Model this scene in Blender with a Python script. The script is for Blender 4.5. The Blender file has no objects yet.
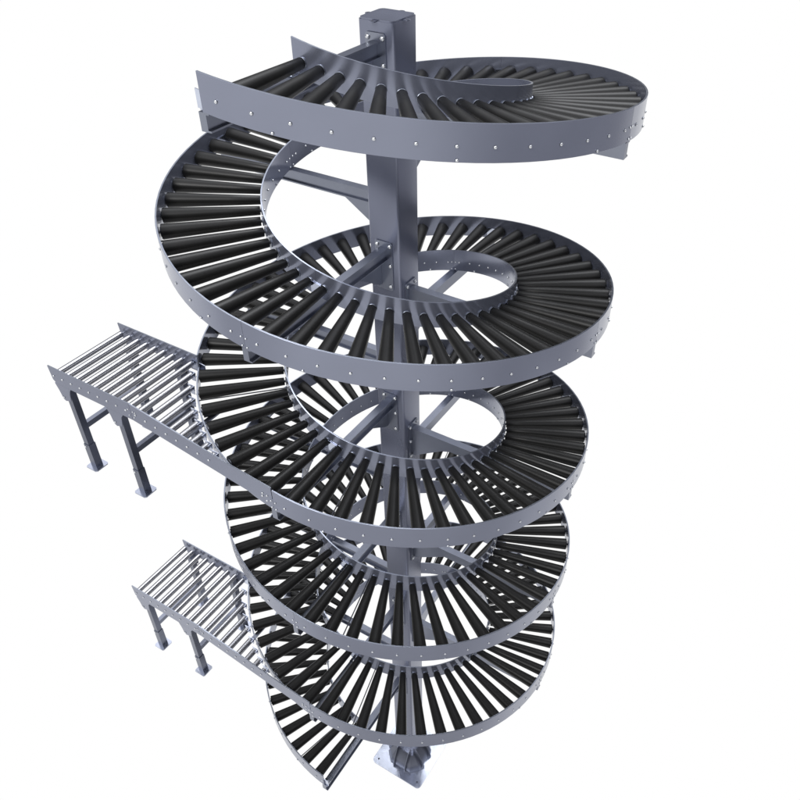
import bpy, math, random
from math import sin, cos, pi, radians, sqrt
from mathutils import Vector, Matrix
random.seed(4)
scene = bpy.context.scene
COL = scene.collection

# ------------------------------------------------------------------ dimensions (metres)
Z0 = 5.622                      # height of the first outer bolt above the floor plate
PITCH = 0.863053
RO, RI = 1.0, 0.56              # outside face of outer rail, inside face of inner rail
T = 0.007                       # sheet thickness
TH0 = radians(236.0)            # start of the spiral
TH_REF = 4.17490741             # angle at which the axle height is Z0
DTH = radians(90.0) / 13
TOP, BOT = 0.0703, -0.0492      # rail edges about the axle line
QUARTERS = 20
PHI = radians(235.9)            # first column face

def hz(th):
    return Z0 - PITCH * (th - TH_REF) / (2 * pi)

# ------------------------------------------------------------------ materials
def nn(nt, t, **kw):
    n = nt.nodes.new(t)
    for k, v in kw.items():
        if k in n.inputs: n.inputs[k].default_value = v
        else: setattr(n, k, v)
    return n

def material(name, base, metallic, rough, spec=0.5, noise=0.06, scale=14.0, rvar=0.08, bump=0.0, stretch=(1, 1, 1), coat=0.0):
    m = bpy.data.materials.new(name); m.use_nodes = True
    nt = m.node_tree; b = nt.nodes['Principled BSDF']
    b.inputs['Metallic'].default_value = metallic
    b.inputs['Specular IOR Level'].default_value = spec
    b.inputs['Coat Weight'].default_value = coat
    b.inputs['Coat Roughness'].default_value = 0.3
    tc = nn(nt, 'ShaderNodeTexCoord'); mp = nn(nt, 'ShaderNodeMapping')
    mp.inputs['Scale'].default_value = stretch
    nt.links.new(tc.outputs['Object'], mp.inputs['Vector'])
    nz = nn(nt, 'ShaderNodeTexNoise'); nz.inputs['Scale'].default_value = scale
    nz.inputs['Detail'].default_value = 2.5
    nt.links.new(mp.outputs['Vector'], nz.inputs['Vector'])
    cr = nn(nt, 'ShaderNodeMapRange')
    cr.inputs['From Min'].default_value = 0.3; cr.inputs['From Max'].default_value = 0.7
    cr.inputs['To Min'].default_value = 1 - noise; cr.inputs['To Max'].default_value = 1 + noise
    nt.links.new(nz.outputs['Fac'], cr.inputs['Value'])
    mx = nn(nt, 'ShaderNodeVectorMath', operation='SCALE')
    mx.inputs[0].default_value = base
    nt.links.new(cr.outputs['Result'], mx.inputs['Scale'])
    nt.links.new(mx.outputs['Vector'], b.inputs['Base Color'])
    rr = nn(nt, 'ShaderNodeMapRange')
    rr.inputs['To Min'].default_value = max(0.02, rough - rvar); rr.inputs['To Max'].default_value = rough + rvar
    nt.links.new(nz.outputs['Fac'], rr.inputs['Value'])
    nt.links.new(rr.outputs['Result'], b.inputs['Roughness'])
    if bump > 0:
        n2 = nn(nt, 'ShaderNodeTexNoise'); n2.inputs['Scale'].default_value = 260.0
        nt.links.new(tc.outputs['Object'], n2.inputs['Vector'])
        bp = nn(nt, 'ShaderNodeBump'); bp.inputs['Strength'].default_value = bump
        bp.inputs['Distance'].default_value = 0.001
        nt.links.new(n2.outputs['Fac'], bp.inputs['Height'])
        nt.links.new(bp.outputs['Normal'], b.inputs['Normal'])
    return m

M_RAIL = material('rail_grey_enamel', (0.250, 0.268, 0.340), 0.62, 0.20, noise=0.03, scale=5, rvar=0.03, bump=0.02)
M_COLUMN = material('column_grey_enamel', (0.215, 0.230, 0.298), 0.72, 0.26, noise=0.05, scale=6, stretch=(1, 1, 0.25), rvar=0.04)
M_ARM = material('arm_grey_enamel', (0.27, 0.288, 0.345), 0.97, 0.30, noise=0.05, scale=9, rvar=0.03)
M_EDGE = material('bare_cut_edge', (0.27, 0.29, 0.34), 0.95, 0.30, noise=0.05)
M_RUBBER = material('black_roller_sleeve', (0.0115, 0.0113, 0.0108), 0.0, 0.36, spec=0.25, noise=0.10, scale=8, rvar=0.03)
M_COLLAR = material('grey_bearing_collar', (0.26, 0.28, 0.33), 0.9, 0.3)
M_CAP = material('grey_bearing_cap', (0.10, 0.105, 0.125), 0.6, 0.4)
M_BOLT = material('zinc_bolt', (0.86, 0.88, 0.90), 0.85, 0.25)
M_CHROME = material('polished_steel_roller', (0.44, 0.44, 0.455), 1.0, 0.22, noise=0.02, scale=3, rvar=0.01)
M_PLATE = material('galvanised_plate', (0.62, 0.66, 0.77), 1.0, 0.16, noise=0.07, scale=12)
M_BASE = material('base_dark_enamel', (0.15, 0.16, 0.20), 0.75, 0.35, noise=0.08, scale=10)
M_FOOT = material('foot_plate_zinc', (0.50, 0.53, 0.62), 1.0, 0.25, noise=0.08, scale=25)
M_LEG = material('leg_grey_enamel', (0.19, 0.205, 0.255), 0.95, 0.30, noise=0.05, scale=9, rvar=0.03)
M_DARK = material('hole_shadow', (0.03, 0.03, 0.04), 0.2, 0.6)

# ------------------------------------------------------------------ mesh builder
class MB:
    def __init__(self): self.v = []; self.f = []; self.mi = []; self.mats = []
    def mat(self, m):
        if m not in self.mats: self.mats.append(m)
        return self.mats.index(m)
    def add(self, vs, fs, m):
        o = len(self.v); self.v += [tuple(v) for v in vs]
        i = self.mat(m) if not isinstance(m, list) else None
        for k, f in enumerate(fs):
            self.f.append([a + o for a in f]); self.mi.append(i if i is not None else self.mat(m[k]))
    def box(self, o, ax, ay, az, lo, hi, m):
        """box in the frame (o; ax, ay, az)"""
        o, ax, ay, az = map(Vector, (o, ax, ay, az))
        vs = [o + ax * x + ay * y + az * z for z in (lo[2], hi[2]) for y in (lo[1], hi[1]) for x in (lo[0], hi[0])]
        fs = [(0, 2, 3, 1), (4, 5, 7, 6), (0, 1, 5, 4), (2, 6, 7, 3), (0, 4, 6, 2), (1, 3, 7, 5)]
        self.add(vs, fs, m)
    def prism(self, pts, d, m):
        """closed polygon pts (Vectors) pushed along d"""
        n = len(pts); d = Vector(d)
        vs = [Vector(p) for p in pts] + [Vector(p) + d for p in pts]
        fs = [tuple(range(n - 1, -1, -1)), tuple(range(n, 2 * n))] + [(i, (i + 1) % n, (i + 1) % n + n, i + n) for i in range(n)]
        self.add(vs, fs, m)
    def lathe(self, a, b, prof, m, seg=16, cap=True, off=0.0):
        """profile [(t along a->b in metres, radius)] about the axis a->b"""
        a, b = Vector(a), Vector(b); d = (b - a).normalized()
        u = d.orthogonal().normalized(); w = d.cross(u)
        vs = []
        for t, r in prof:
            for k in range(seg):
                an = 2 * pi * k / seg + off
                vs.append(a + d * t + (u * cos(an) + w * sin(an)) * r)
        fs = []
        for i in range(len(prof) - 1):
            for k in range(seg):
                k2 = (k + 1) % seg
                fs.append((i * seg + k, i * seg + k2, (i + 1) * seg + k2, (i + 1) * seg + k))
        if cap:
            fs.append(tuple(range(seg - 1, -1, -1)))
            fs.append(tuple(range((len(prof) - 1) * seg, len(prof) * seg)))
        self.add(vs, fs, m)
    def bolt(self, p, n, m=None, r=0.0052, h=0.0045):
        p, n = Vector(p), Vector(n).normalized()
        self.lathe(p, p + n, [(0.0, r * 1.15), (0.0010, r * 1.15)], M_CAP, 14)
        self.lathe(p + n * 0.001, p + n, [(0, r), (h * 0.45, r), (h * 0.8, r * 0.75), (h, r * 0.35)], M_BOLT, 14)
    def build(self, name, parent=None, smooth=30, label=None, kind=None, data_only=False):
        me = bpy.data.meshes.new(name)
        me.from_pydata(self.v, [], self.f)
        for m in self.mats: me.materials.append(m)
        me.polygons.foreach_set('material_index', self.mi)
        me.validate(); me.update()
        import bmesh
        bm = bmesh.new(); bm.from_mesh(me); bmesh.ops.recalc_face_normals(bm, faces=bm.faces); bm.to_mesh(me); bm.free()
        me.polygons.foreach_set('use_smooth', [True] * len(me.polygons))
        me.set_sharp_from_angle(angle=radians(smooth))
        if data_only: return me
        return link(name, me, parent, label, kind)

def link(name, data, parent=None, label=None, kind=None, matrix=None):
    o = bpy.data.objects.new(name, data); COL.objects.link(o)
    if parent is not None: o.parent = parent
    if matrix is not None: o.matrix_local = matrix
    if label: o['label'] = label
    if kind: o['kind'] = kind
    return o

def rad(th): return Vector((cos(th), sin(th), 0))
def tan_(th): return Vector((-sin(th), cos(th), 0))
UP = Vector((0, 0, 1))
def hp(r, th, dz=0.0): return Vector((r * cos(th), r * sin(th), hz(th) + dz))

# ------------------------------------------------------------------ the spiral
spiral = bpy.data.objects.new('spiral_conveyor', None); COL.objects.link(spiral)
spiral['label'] = 'tall grey helical roller conveyor with black tapered rollers winding five turns round a square column'
spiral['category'] = 'spiral conveyor'

# column: folded square post with soft corners
HC = 0.081
def square_ring(h, c, z, n=4):
    pts = []
    for k in range(4):
        a = PHI + k * pi / 2
        N, Tn = rad(a), tan_(a)
        ctr = N * (h - c) + Tn * (h - c)
        for j in range(n + 1):
            b = a + (pi / 2) * j / n
            pts.append(ctr + rad(b) * c + UP * z)
    return pts
mb = MB()
zt = Z0 + 0.030
for z_lo, z_hi in ((0.012, zt - 0.004),):
    lo, hi = square_ring(HC, 0.013, z_lo), square_ring(HC, 0.013, z_hi)
    n = len(lo); vs = lo + hi
    fs = [(i, (i + 1) % n, (i + 1) % n + n, i + n) for i in range(n)] + [tuple(range(n))[::-1], tuple(range(n, 2 * n))]
    mb.add(vs, fs, M_COLUMN)
mb.build('column', spiral, 20)
# top plate with four lifting lugs
mb = MB(); ring = square_ring(0.0795, 0.020, zt - 0.004, 5); mb.prism(ring, UP * 0.006, M_COLUMN)
tp = mb.build('top_plate', spiral, 30)
for k in range(4):
    a = PHI + k * pi / 2
    N, Tn = rad(a), tan_(a)
    mb = MB(); o = N * (HC + 0.0005) + Tn * (-0.005) + UP * (zt - 0.006)
    pts = [o + Tn * (-0.013), o + Tn * 0.013, o + Tn * 0.013 + N * 0.012]
    pts += [o + N * (0.012 + 0.010 * sin(j * pi / 6)) + Tn * 0.013 * cos(j * pi / 6) for j in range(1, 6)]
    pts += [o + Tn * (-0.013) + N * 0.012]
    mb.prism(pts, UP * 0.004, M_COLUMN)
    mb.lathe(o + N * 0.011 + UP * 0.0042, o + N * 0.011 + UP, [(0, 0.005), (0.0006, 0.005)], M_DARK, 12)
    mb.build('lifting_lug', tp, 30)
# floor plate with rounded corners + gusset ribs
def round_sq(h, c, z):
    pts = []
    for k in range(4):
        a = PHI + k * pi / 2
        ctr = (rad(a) + tan_(a)) * (h - c)
        pts += [ctr + rad(a + pi / 2 * j / 6) * c + UP * z for j in range(7)]
    return pts
mb = MB(); mb.prism(round_sq(0.228, 0.035, 0.0), UP * 0.012, M_PLATE)
for k in range(4):
    d = (rad(PHI + k * pi / 2) + tan_(PHI + k * pi / 2)) * 0.186
    mb.lathe(d + UP * 0.0122, d + UP, [(0, 0.007), (0.0005, 0.007)], M_DARK, 12)
bp = mb.build('base_plate', spiral, 30)
def octo(h, f, z):
    pts = []
    for k in range(4):
        a = PHI + k * pi / 2
        pts += [rad(a) * h - tan_(a) * f + UP * z, rad(a) * h + tan_(a) * f + UP * z]
    return pts
mb = MB()
rings = [octo(0.150, 0.092, 0.0122), octo(0.150, 0.092, 0.030), octo(0.128, 0.086, 0.085), octo(0.0815, 0.0655, 0.150)]
vs = [p for rg in rings for p in rg]
fs = [(i * 8 + k, i * 8 + (k + 1) % 8, i * 8 + 8 + (k + 1) % 8, i * 8 + 8 + k) for i in range(3) for k in range(8)]
mb.add(vs, fs + [tuple(range(8))[::-1], tuple(range(24, 32))], M_BASE)
mb.build('base_collar', spiral, 25)
for k in range(4):
    a = PHI + k * pi / 2; N, Tn = rad(a), tan_(a)
    for s in (-1, 1):
        mb = MB(); o = Tn * (s * 0.052 - 0.003)
        pts = [o + N * (HC - 0.001) + UP * 0.0125, o + N * 0.172 + UP * 0.0125, o + N * 0.172 + UP * 0.030,
               o + N * 0.150 + UP * 0.090, o + N * 0.105 + UP * 0.200, o + N * (HC - 0.001) + UP * 0.215]
        mb.prism(pts, Tn * 0.006, M_BASE); mb.build('base_rib', spiral, 30)

# side rails, one segment per quarter turn
MERGE = [(radians(236 + 360 * 2 - 56.0), radians(236 + 360 * 2)), (radians(236 + 360 * 4 - 56.0), radians(236 + 360 * 4))]
def rail_segment(name, r_in, r_out, th_a, th_b, bolts_r, bolts_sign, outer):
    mb = MB(); n = 26
    c = 0.0005
    cuts = sorted(set([th_a + (th_b - th_a) * i / n for i in range(n + 1)] + [x for m_ in MERGE for x in (m_[0], m_[0] + radians(1.2)) if outer and th_a < x < th_b]))
    rings = []
    for th in cuts:
        top = TOP
        if outer:
            for m0, m1 in MERGE:
                if m0 < th <= m1 + 1e-6:
                    f = min(1.0, (th - m0) / radians(1.2)); top = TOP + (0.014 - TOP) * f
        prof = [(r_in, BOT + c), (r_in + c, BOT), (r_out - c, BOT), (r_out, BOT + c), (r_out, top - c), (r_out - c, top), (r_in + c, top), (r_in, top - c)]
        rings.append([hp(r, th, dz) for r, dz in prof])
    vs = [p for rg in rings for p in rg]; fs = []; ms = []
    for i in range(len(rings) - 1):
        for k in range(8):
            k2 = (k + 1) % 8
            fs.append((i * 8 + k, i * 8 + k2, (i + 1) * 8 + k2, (i + 1) * 8 + k))
            ms.append(M_EDGE if k == 5 else M_RAIL)
    fs.append(tuple(range(8))[::-1]); fs.append(tuple(range(len(vs) - 8, len(vs)))); ms += [M_RAIL, M_RAIL]
    mb.add(vs, fs, ms)
    # tie-rod nuts and splice bolts
    for kk in (2, 6.5, 11):
        th = th_a + radians(90) * (kk / 13.0)
        mb.bolt(hp(bolts_r, th, -0.042), rad(th) * bolts_sign, r=0.0048)
    for e, s in ((th_a, 1), (th_b, -1)):
        if s > 0 and th_a < TH0 + 0.1: continue
        for dz in (0.002, -0.038):
            th = e + s * radians(0.62 if outer else 1.1)
            mb.bolt(hp(bolts_r, th, dz), rad(th) * bolts_sign, r=0.0038, h=0.004)
    return mb.build(name, spiral, 35)
gap = radians(0.035)
for q in range(QUARTERS):
    a, b = TH0 + q * pi / 2 + gap, TH0 + (q + 1) * pi / 2 - gap
    rail_segment('outer_rail', RO - T, RO, a, b, RO, 1, True)
    rail_segment('inner_rail', RI, RI + T, a, b, RI, -1, False)

# splice plates on the hidden side of every rail joint
for q in range(QUARTERS + 1):
    th = TH0 + q * pi / 2
    for r0, r1 in ((RO - T - 0.005, RO - T - 0.001), (RI + T + 0.001, RI + T + 0.005)):
        if q == 0 and r0 < .8: continue
        mb = MB(); da = radians(1.5) * (1 if r0 > .8 else 1.7)
        vs = []
        for t_ in (-da, -da / 3, da / 3, da):
            vs += [hp(r0, th + t_, BOT + .004), hp(r1, th + t_, BOT + .004), hp(r1, th + t_, 0.012), hp(r0, th + t_, 0.012)]
        fs = [(0, 3, 2, 1), (12, 13, 14, 15)]
        for i in range(3):
            for k in range(4):
                k2 = (k + 1) % 4; fs.append((i * 4 + k, i * 4 + k2, i * 4 + 4 + k2, i * 4 + 4 + k))
        mb.add(vs, fs, M_PLATE)
        mb.build('splice_plate', spiral, 30)

# rollers (prototype along +X, axle line at the origin)
CONE = 0.0325
def roller_mesh(mb, mat4=None):
    t = MB()
    x0, x1 = RI + T + 0.009, RO - T - 0.007
    r0, r1 = CONE * x0 / 0.97, CONE * x1 / 0.97
    A, B = Vector((0, 0, 0)), Vector((1, 0, 0))
    t.lathe(A, B, [(x0, r0 - .004), (x0, r0 - .0015), (x0 + .002, r0), (x0 + (x1 - x0) * .33, r0 + (r1 - r0) * .33), (x0 + (x1 - x0) * .66, r0 + (r1 - r0) * .66), (x1 - .002, r1), (x1, r1 - .002), (x1, r1 - .007)], M_RUBBER, 22)
    t.lathe(A, B, [(RI + T, r0 * 1.06), (RI + T + .003, r0 * 1.06), (RI + T + .004, r0 * 1.0)], M_COLLAR, 22)
    t.lathe(A, B, [(x1 - .001, r1 * .68), (x1 + .004, r1 * .62)], M_CAP, 16)
    t.lathe(A, B, [(RI + T, .0065), (RO - T, .0065)], M_CAP, 10)
    vs = t.v if mat4 is None else [mat4 @ Vector(v) for v in t.v]
    o = len(mb.v); mb.v += [tuple(v) for v in vs]
    for f, i in zip(t.f, t.mi):
        mb.f.append([a + o for a in f]); mb.mi.append(mb.mat(t.mats[i]))
def bolts_for(mb, mat4=None):
    t = MB()
    t.bolt((RO, 0, 0), (1, 0, 0)); t.bolt((RI, 0, 0), (-1, 0, 0), r=0.0045)
    vs = t.v if mat4 is None else [mat4 @ Vector(v) for v in t.v]
    o = len(mb.v); mb.v += [tuple(v) for v in vs]
    for f, i in zip(t.f, t.mi):
        mb.f.append([a + o for a in f]); mb.mi.append(mb.mat(t.mats[i]))
mats = []
for k in range(QUARTERS * 13):
    th = TH0 + (k + 0.5) * DTH
    mats.append((th, Matrix.Translation((0, 0, hz(th))) @ Matrix.Rotation(th, 4, 'Z')))
# camera data is known here only to rank the rollers by how large they show
CAM = Vector((0, -3.21402893, 0.763418548 + Z0))
def shown(th):
    a, b = hp(RI, th) - CAM, hp(RO, th) - CAM
    return (a.normalized() - b.normalized()).length / ((a + b) / 2).length
order = sorted(range(len(mats)), key=lambda k: -shown(mats[k][0]))
big = set(order[:100])
mb = MB(); roller_mesh(mb); roller_data = mb.build('roller', data_only=True, smooth=35)
mb = MB(); bolts_for(mb); bolt_data = mb.build('axle_bolt', data_only=True, smooth=35)
rest, rest_b = MB(), MB()
for k, (th, m4) in enumerate(mats):
    if k in big:
        r = link('roller', roller_data, spiral, matrix=m4)
        link('axle_bolt', bolt_data, r)
    else:
        spin = m4
        roller_mesh(rest, spin); bolts_for(rest_b, spin)
ro = rest.build('distant_rollers', spiral, 35, kind='stuff')
rest_b.build('axle_bolts', ro, 35, kind='stuff')

# tie rods under the rollers
for q in range(QUARTERS):
    for kk in (2, 6.5, 11):
        th = TH0 + q * pi / 2 + radians(90) * kk / 13.0
        mb = MB(); mb.lathe(hp(RI + T, th, -0.042), hp(RO - T, th, -0.042), [(0, 0.0032), (RO - RI - 2 * T, 0.0032)], M_CAP, 10)
        mb.build('tie_rod', spiral, 35)

# support arms: lipped channel + mounting plate + gusset, one per quarter turn
for q in range(QUARTERS + 1):
    th = TH0 + q * pi / 2; N, Tn = rad(th), tan_(th)
    zt_ = hz(th) + BOT - 0.001
    o = UP * zt_
    h, w, t = 0.060, 0.040, 0.004
    r0, r1 = HC + 0.007, 0.998
    mb = MB()
    prof = [(-w/2, 0), (w/2, 0), (w/2, -0.007), (w/2 - 0.012, -0.007), (w/2 - 0.012, -h + 0.006), (w/2, -h + 0.006), (w/2, -h), (-w/2, -h)]
    mb.prism([o + N * r0 + Tn * y + UP * z for y, z in prof], N * (r1 - r0), M_ARM)
    arm = mb.build('support_arm', spiral, 30)
    mb = MB()
    mb.prism([o + N * (HC + .0005) + Tn * y + UP * z for y, z in
              [(-.046, .022), (-.038, .030), (.038, .030), (.046, .022), (.046, -.205), (.038, -.213), (-.038, -.213), (-.046, -.205)]], N * 0.006, M_ARM)
    for y in (-.033, .033):
        for z in (.012, -.085, -.190):
            mb.bolt(o + N * (HC + .0065) + Tn * y + UP * z, N, r=0.0085, h=0.007)
    mb.build('mounting_plate', arm, 30)
    mb = MB()
    mb.prism([o + N * r0 + Tn * (-w / 2 + 0.0005) + UP * z_ if r_ is None else o + N * r_ + Tn * (-w / 2 + 0.0005) + UP * z_
              for r_, z_ in [(None, -h - .0005), (0.30, -h - .0005), (0.285, -h - .012), (HC + .03, -0.185), (None, -0.19)]], Tn * 0.005, M_ARM)
    mb.build('gusset_plate', arm, 30)
    # seat clips joining the rails to the arm
    for rr in (RI + T + 0.004, RO - T - 0.034):
        mb = MB()
        mb.box(o, N, Tn, UP, (rr, -0.020, 0.001), (rr + 0.030, 0.020, 0.005), M_PLATE)
        mb.bolt(o + N * (rr + 0.016) + UP * 0.005, UP, r=0.0055)
        mb.build('seat_clip', arm, 30)

# ------------------------------------------------------------------ infeed conveyors
ALPHA = -0.5951923
U = Vector((cos(ALPHA), sin(ALPHA), 0)); NL = Vector((-sin(ALPHA), cos(ALPHA), 0))
J0 = Vector((-1.27554171, -0.33855637, Z0 - 1.5737))
STEP = 0.06353362
SK, G = 0.0333, 0.12501647        # kink position and first roller after it
M2 = -0.152
W = 0.44
S_TAN = G + 0.741
def cz(s): return 0.0 if s <= SK else M2 * (s - SK)

def infeed(drop, foot_z, label, leg_label=None):
    root = bpy.data.objects.new('infeed_conveyor', None); COL.objects.link(root)
    root.location = J0 + UP * (drop + foot_z)
    root['label'] = label; root['category'] = 'roller conveyor'
    root['group'] = 'straight conveyors joining the spiral'
    base = root.location.copy()
    def P(s, n, dz):   # local point: s along, n towards the far rail, dz above axle line
        return U * s + NL * n + UP * (cz(s) + dz - foot_z)
    t = 0.006
    s_far_end = S_TAN - sin(radians(56.3)) * 1.0 - 0.006
    for nm, n0, s_end in (('near_rail', 0.0, S_TAN - 0.003), ('far_rail', W, s_far_end)):
        tt, bb = 0.050, -0.049
        for part, pts in enumerate((
            [(-0.536, tt), (SK - 0.001, tt), (SK - 0.001, bb), (-0.508, bb), (-0.528, -0.030)],
            [(SK + 0.001, tt), (s_end, tt), (s_end, bb), (SK + 0.001, bb)])):
            mb = MB()
            nn_ = -t / 2
            if nm == 'near_rail' and part == 1:
                pts = [(SK + .001, tt), (s_end - .25, tt), (s_end, TOP - .008), (s_end, bb), (s_end - .25, bb), (SK + .001, bb)]
            mb.prism([P(s, n0 + nn_, dz) for s, dz in pts], NL * t, M_RAIL)
            # bright cut edge along the top
            top_pts = [p for p in pts if p[1] > 0]
            for (sa, za), (sb, zb) in zip(top_pts[:-1], top_pts[1:]):
                a_, b_ = P(sa, n0, za), P(sb, n0, zb)
                d_ = b_ - a_
                mb.add([a_ - NL * .0031, a_ + NL * .0031, b_ + NL * .0031, b_ - NL * .0031,
                        a_ - NL * .0031 + UP * .0012, a_ + NL * .0031 + UP * .0012, b_ + NL * .0031 + UP * .0012, b_ - NL * .0031 + UP * .0012],
                       [(3, 2, 1, 0), (4, 5, 6, 7), (0, 1, 5, 4), (1, 2, 6, 5), (2, 3, 7, 6), (3, 0, 4, 7)], M_EDGE)
            sg = -1 if n0 == 0 else 1
            if part == 0 or s_end > 0.3:
                for dz in (0.012, -0.024):
                    for ds in ((-0.016,) if part == 0 else (0.016, 0.030)):
                        if ds > 0.02 and dz < 0: continue
                        mb.bolt(P(SK + ds, n0 + sg * t / 2, dz), NL * sg, r=0.0034, h=0.003)
            if nm == 'near_rail' and part == 1:
                for s_, dz in ((S_TAN - .03, 0.0), (S_TAN - .055, 0.0), (S_TAN - .035, -.035)):
                    mb.bolt(P(s_, -t / 2, dz), -NL, r=0.0045, h=0.004)
            mb.build('side_rail', root, 30)
    # joint plate behind the kink
    for n0, sg in ((0.0, 1), (W, -1)):
        mb = MB(); mb.prism([P(s, n0 + sg * 0.0045, dz) for s, dz in ((SK - .04, .02), (SK + .05, .02), (SK + .05, -.035), (SK - .04, -.035))], NL * sg * 0.004, M_PLATE)
        mb.build('joint_plate', root, 30)
    # rollers
    ss = [k * STEP for k in range(-8, 1)] + [0.0625] + [G + k * STEP for k in range(11)]
    for s in ss:
        td = S_TAN - s               # distance short of the tangent point
        n_end = W
        if td < 0.832: n_end = 0.995 - sqrt(max(0.0, 1.022 ** 2 - td * td))
        if n_end < 0.03: continue
        L = n_end
        cut = td < 0.832
        mb = MB(); a = P(s, t / 2, 0); b = P(s, n_end, 0)
        e = 0.012 if not cut else 0.004
        r = 0.0166
        mb.lathe(a, b, [(0.010, r * .8), (0.0115, r), (L - e - t, r), (L - e + .0015 - t, r * .8)], M_CHROME, 20)
        mb.lathe(a, b, [(0.0, .0055), (L - t, .0055)], M_BOLT, 8)
        ro_ = mb.build('roller', root, 35)
        mb = MB(); mb.bolt(P(s, -t / 2, 0), -NL, r=0.0055)
        if not cut: mb.bolt(P(s, W + t / 2, 0), NL, r=0.0055)
        mb.build('axle_bolt', ro_, 35)
        if cut:                       # hanger tab carrying the free end next to the spiral
            mb = MB(); e0 = P(s, n_end + 0.001, 0)
            mb.prism([e0 + U * x + UP * z for x, z in ((-.022, .016), (.022, .016), (.012, -.040), (-.012, -.040))], NL * 0.003, M_PLATE)
            mb.prism([e0 + U * .019 + UP * .0165 - NL * x + UP * z for x, z in ((0, 0), (0.024, 0), (0.0, -.03))], U * 0.003, M_PLATE)
            mb.build('hanger_tab', ro_, 30)
    # legs with telescopic sleeves, feet, brackets, cross braces
    for s in (-0.462, -0.092):
        for n0, sg in ((0.0, -1), (W, 1)):
            off = n0 - sg * 0.027 if False else n0 + sg * 0.0
            nc = n0 - sg * -0.0 + (0.0)
            nc = n0 + (0.024 if sg < 0 else -0.024)
            mb = MB()
            hw = 0.0175
            # outer-facing bracket plate
            mb2 = MB()
            nb = n0 - sg * 0.001
            mb2.prism([P(s + x, nb, dz) for x, dz in ((-.062, -.0495), (.052, -.0495), (.036, -.072), (.022, -.135), (-.020, -.150), (-.036, -.140), (-.045, -.095))], NL * sg * 0.004, M_RAIL)
            mb2.bolt(P(s - .024, nb + sg * .004, -.126), NL * sg, r=.006)
            mb.box(P(s, nc, 0), U, NL, UP, (-hw, -hw, foot_z + 0.16), (hw, hw, -0.052), M_LEG)
            leg = mb.build('leg', root, 30)
            mb2.build('bracket', leg, 30)
            mb = MB(); h2 = hw + 0.003
            mb.box(P(s, nc, 0), U, NL, UP, (-h2, -h2, foot_z + 0.006), (h2, h2, foot_z + 0.165), M_LEG)
            mb.bolt(P(s - .008, nc - h2 if sg < 0 else nc + h2, foot_z + .150), NL * sg, r=.0055)
            mb.build('sleeve', leg, 30)
            mb = MB()
            pts = [(-.042, -.034), (-.034, -.042), (.034, -.042), (.042, -.034), (.042, .034), (.034, .042), (-.034, .042), (-.042, .034)]
            mb.prism([P(s, nc, foot_z) + U * x + NL * y for x, y in pts], UP * 0.006, M_FOOT)
            for x in (-.031, .031):
                mb.lathe(P(s, nc, foot_z + .0062) + U * x, P(s, nc, foot_z + 1) + U * x, [(0, .005), (.0004, .005)], M_DARK, 10)
            mb.build('foot', leg, 30)
        mb = MB()
        mb.box(P(s, 0, -0.33), U, NL, UP, (-0.013, 0.024 + 0.0178, -0.016), (0.013, W - 0.024 - 0.0178, 0.016), M_ARM)
        mb.build('cross_brace', root, 30)
    # cross member below the sloping section
    for s in (0.30,):
        mb = MB(); mb.box(P(s, 0, -0.040), U, NL, UP, (-0.012, t / 2, -0.006), (0.012, W * 0.62, 0.003), M_ARM)
        mb.build('cross_member', root, 30)
    return root

infeed(0.0, -0.61, 'upper straight steel roller conveyor on short legs, joining the middle turn of the spiral')
infeed(-2 * PITCH, -0.555, 'lower straight steel roller conveyor on short legs, joining the bottom turns of the spiral')

# ------------------------------------------------------------------ invented surroundings and added lights
w = bpy.data.worlds.new('World'); scene.world = w; w.use_nodes = True
nt = w.node_tree; nt.nodes.clear()
out = nt.nodes.new('ShaderNodeOutputWorld'); bg = nt.nodes.new('ShaderNodeBackground')
tc = nt.nodes.new('ShaderNodeTexCoord'); sx = nt.nodes.new('ShaderNodeSeparateXYZ')
nt.links.new(tc.outputs['Generated'], sx.inputs[0])
def mr(src, a, b, c, d, smooth=True):
    n = nt.nodes.new('ShaderNodeMapRange'); n.interpolation_type = 'SMOOTHSTEP' if smooth else 'LINEAR'
    for k, v in zip(('From Min', 'From Max', 'To Min', 'To Max'), (a, b, c, d)): n.inputs[k].default_value = v
    nt.links.new(src, n.inputs['Value']); return n.outputs['Result']
def mth(op, a, b):
    n = nt.nodes.new('ShaderNodeMath'); n.operation = op
    for i, v in enumerate((a, b)):
        if isinstance(v, (int, float)): n.inputs[i].default_value = v
        else: nt.links.new(v, n.inputs[i])
    return n.outputs[0]
def mixc(f, a, b):
    n = nt.nodes.new('ShaderNodeMix'); n.data_type = 'RGBA'
    nt.links.new(f, n.inputs[0])
    for i, v in ((6, a), (7, b)):
        if isinstance(v, tuple): n.inputs[i].default_value = v + (1,)
        else: nt.links.new(v, n.inputs[i])
    return n.outputs[2]
X, Y, Z = sx.outputs
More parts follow.
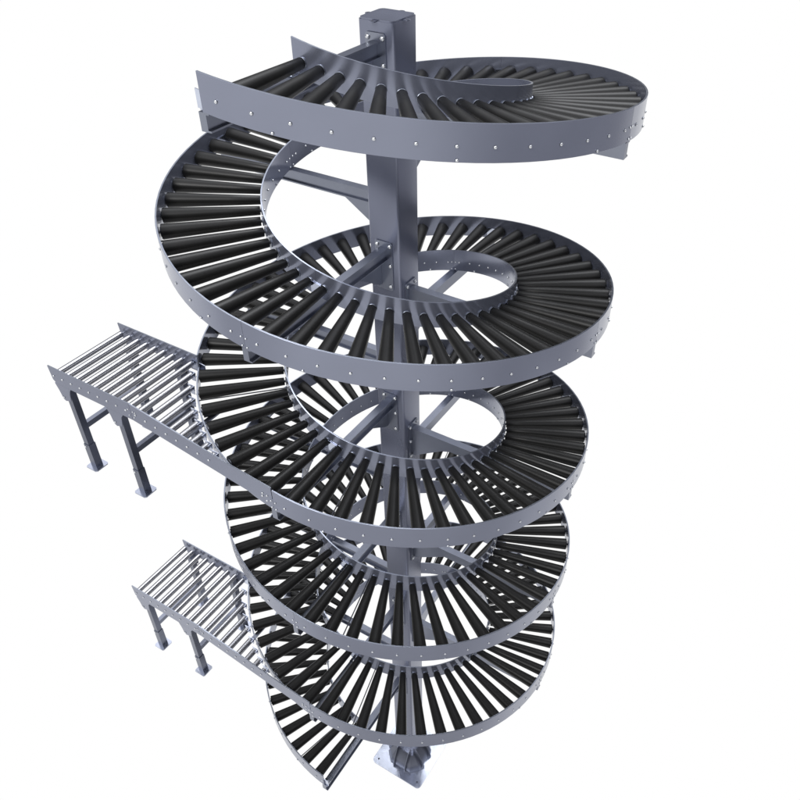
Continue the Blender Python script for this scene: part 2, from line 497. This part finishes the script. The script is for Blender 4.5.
# lower half white; front side painted darker rightward and steeply down to shade reflections
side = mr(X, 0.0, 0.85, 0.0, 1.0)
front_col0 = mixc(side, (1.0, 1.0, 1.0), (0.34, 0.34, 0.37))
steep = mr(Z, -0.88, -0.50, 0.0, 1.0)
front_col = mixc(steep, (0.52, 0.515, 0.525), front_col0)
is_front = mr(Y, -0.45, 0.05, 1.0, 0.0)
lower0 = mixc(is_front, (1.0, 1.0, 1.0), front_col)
shade_right = mr(X, 0.62, 0.88, 0.0, 1.0)          # unseen sides of the world darkened to shade metal reflections
lower1 = mixc(shade_right, lower0, (0.42, 0.42, 0.45))
shade_left = mth('MULTIPLY', mth('MULTIPLY', mr(X, -0.88, -0.62, 1.0, 0.0), mr(Y, 0.0, 0.32, 1.0, 0.0)), mr(Z, -0.60, -0.28, 1.0, 0.0))
lower = mixc(shade_left, lower1, (0.50, 0.50, 0.52))
# upper half: invented glow overhead, horizon painted dark for reflections in the metal
zenith_glow = mr(Z, 0.36, 0.72, 0.0, 1.0)
upper = mixc(zenith_glow, (0.10, 0.102, 0.115), (1.5, 1.52, 1.61))
isup = mr(Z, -0.12, 0.02, 0.0, 1.0)
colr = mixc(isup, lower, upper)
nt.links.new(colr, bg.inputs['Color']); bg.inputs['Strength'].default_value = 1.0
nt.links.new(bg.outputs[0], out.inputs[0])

def area(name, loc, target, size, energy, color=(1, 1, 1)):
    l = bpy.data.lights.new(name, 'AREA'); l.shape = 'DISK'; l.size = size; l.energy = energy; l.color = color
    o = bpy.data.objects.new(name, l); COL.objects.link(o); o.location = loc
    o.rotation_euler = (Vector(target) - Vector(loc)).to_track_quat('-Z', 'Y').to_euler()
    return o
area('added_key_light', (-6.0, -7.0, 12.0), (0, 0, 3.2), 5.0, 600, (1, 0.99, 0.97))  # unseen lamp added at front left for highlights
area('added_top_light', (1.0, 3.5, 13.0), (0, 0, 3.0), 5.5, 500, (0.95, 0.97, 1.0))  # unseen lamp added overhead to brighten upward faces

# ------------------------------------------------------------------ camera
cd = bpy.data.cameras.new('camera'); cam = bpy.data.objects.new('camera', cd); COL.objects.link(cam)
yaw, pit = 0.0485520452, 0.683371538
fw = Vector((sin(yaw) * cos(pit), cos(yaw) * cos(pit), -sin(pit)))
cam.location = CAM
cam.rotation_euler = fw.to_track_quat('-Z', 'Y').to_euler()
cd.sensor_width = 36; cd.lens = 36 * 781.86 / 800
cd.shift_x = -28.64 / 800; cd.shift_y = 1.34 / 800
cd.clip_start = 0.05; cd.clip_end = 200
scene.camera = cam
scene.view_settings.view_transform = 'Standard'; scene.view_settings.look = 'None'
scene.view_settings.exposure = 0; scene.view_settings.gamma = 1
scene.cycles.max_bounces = 8
scene.cycles.sample_clamp_indirect = 4.0
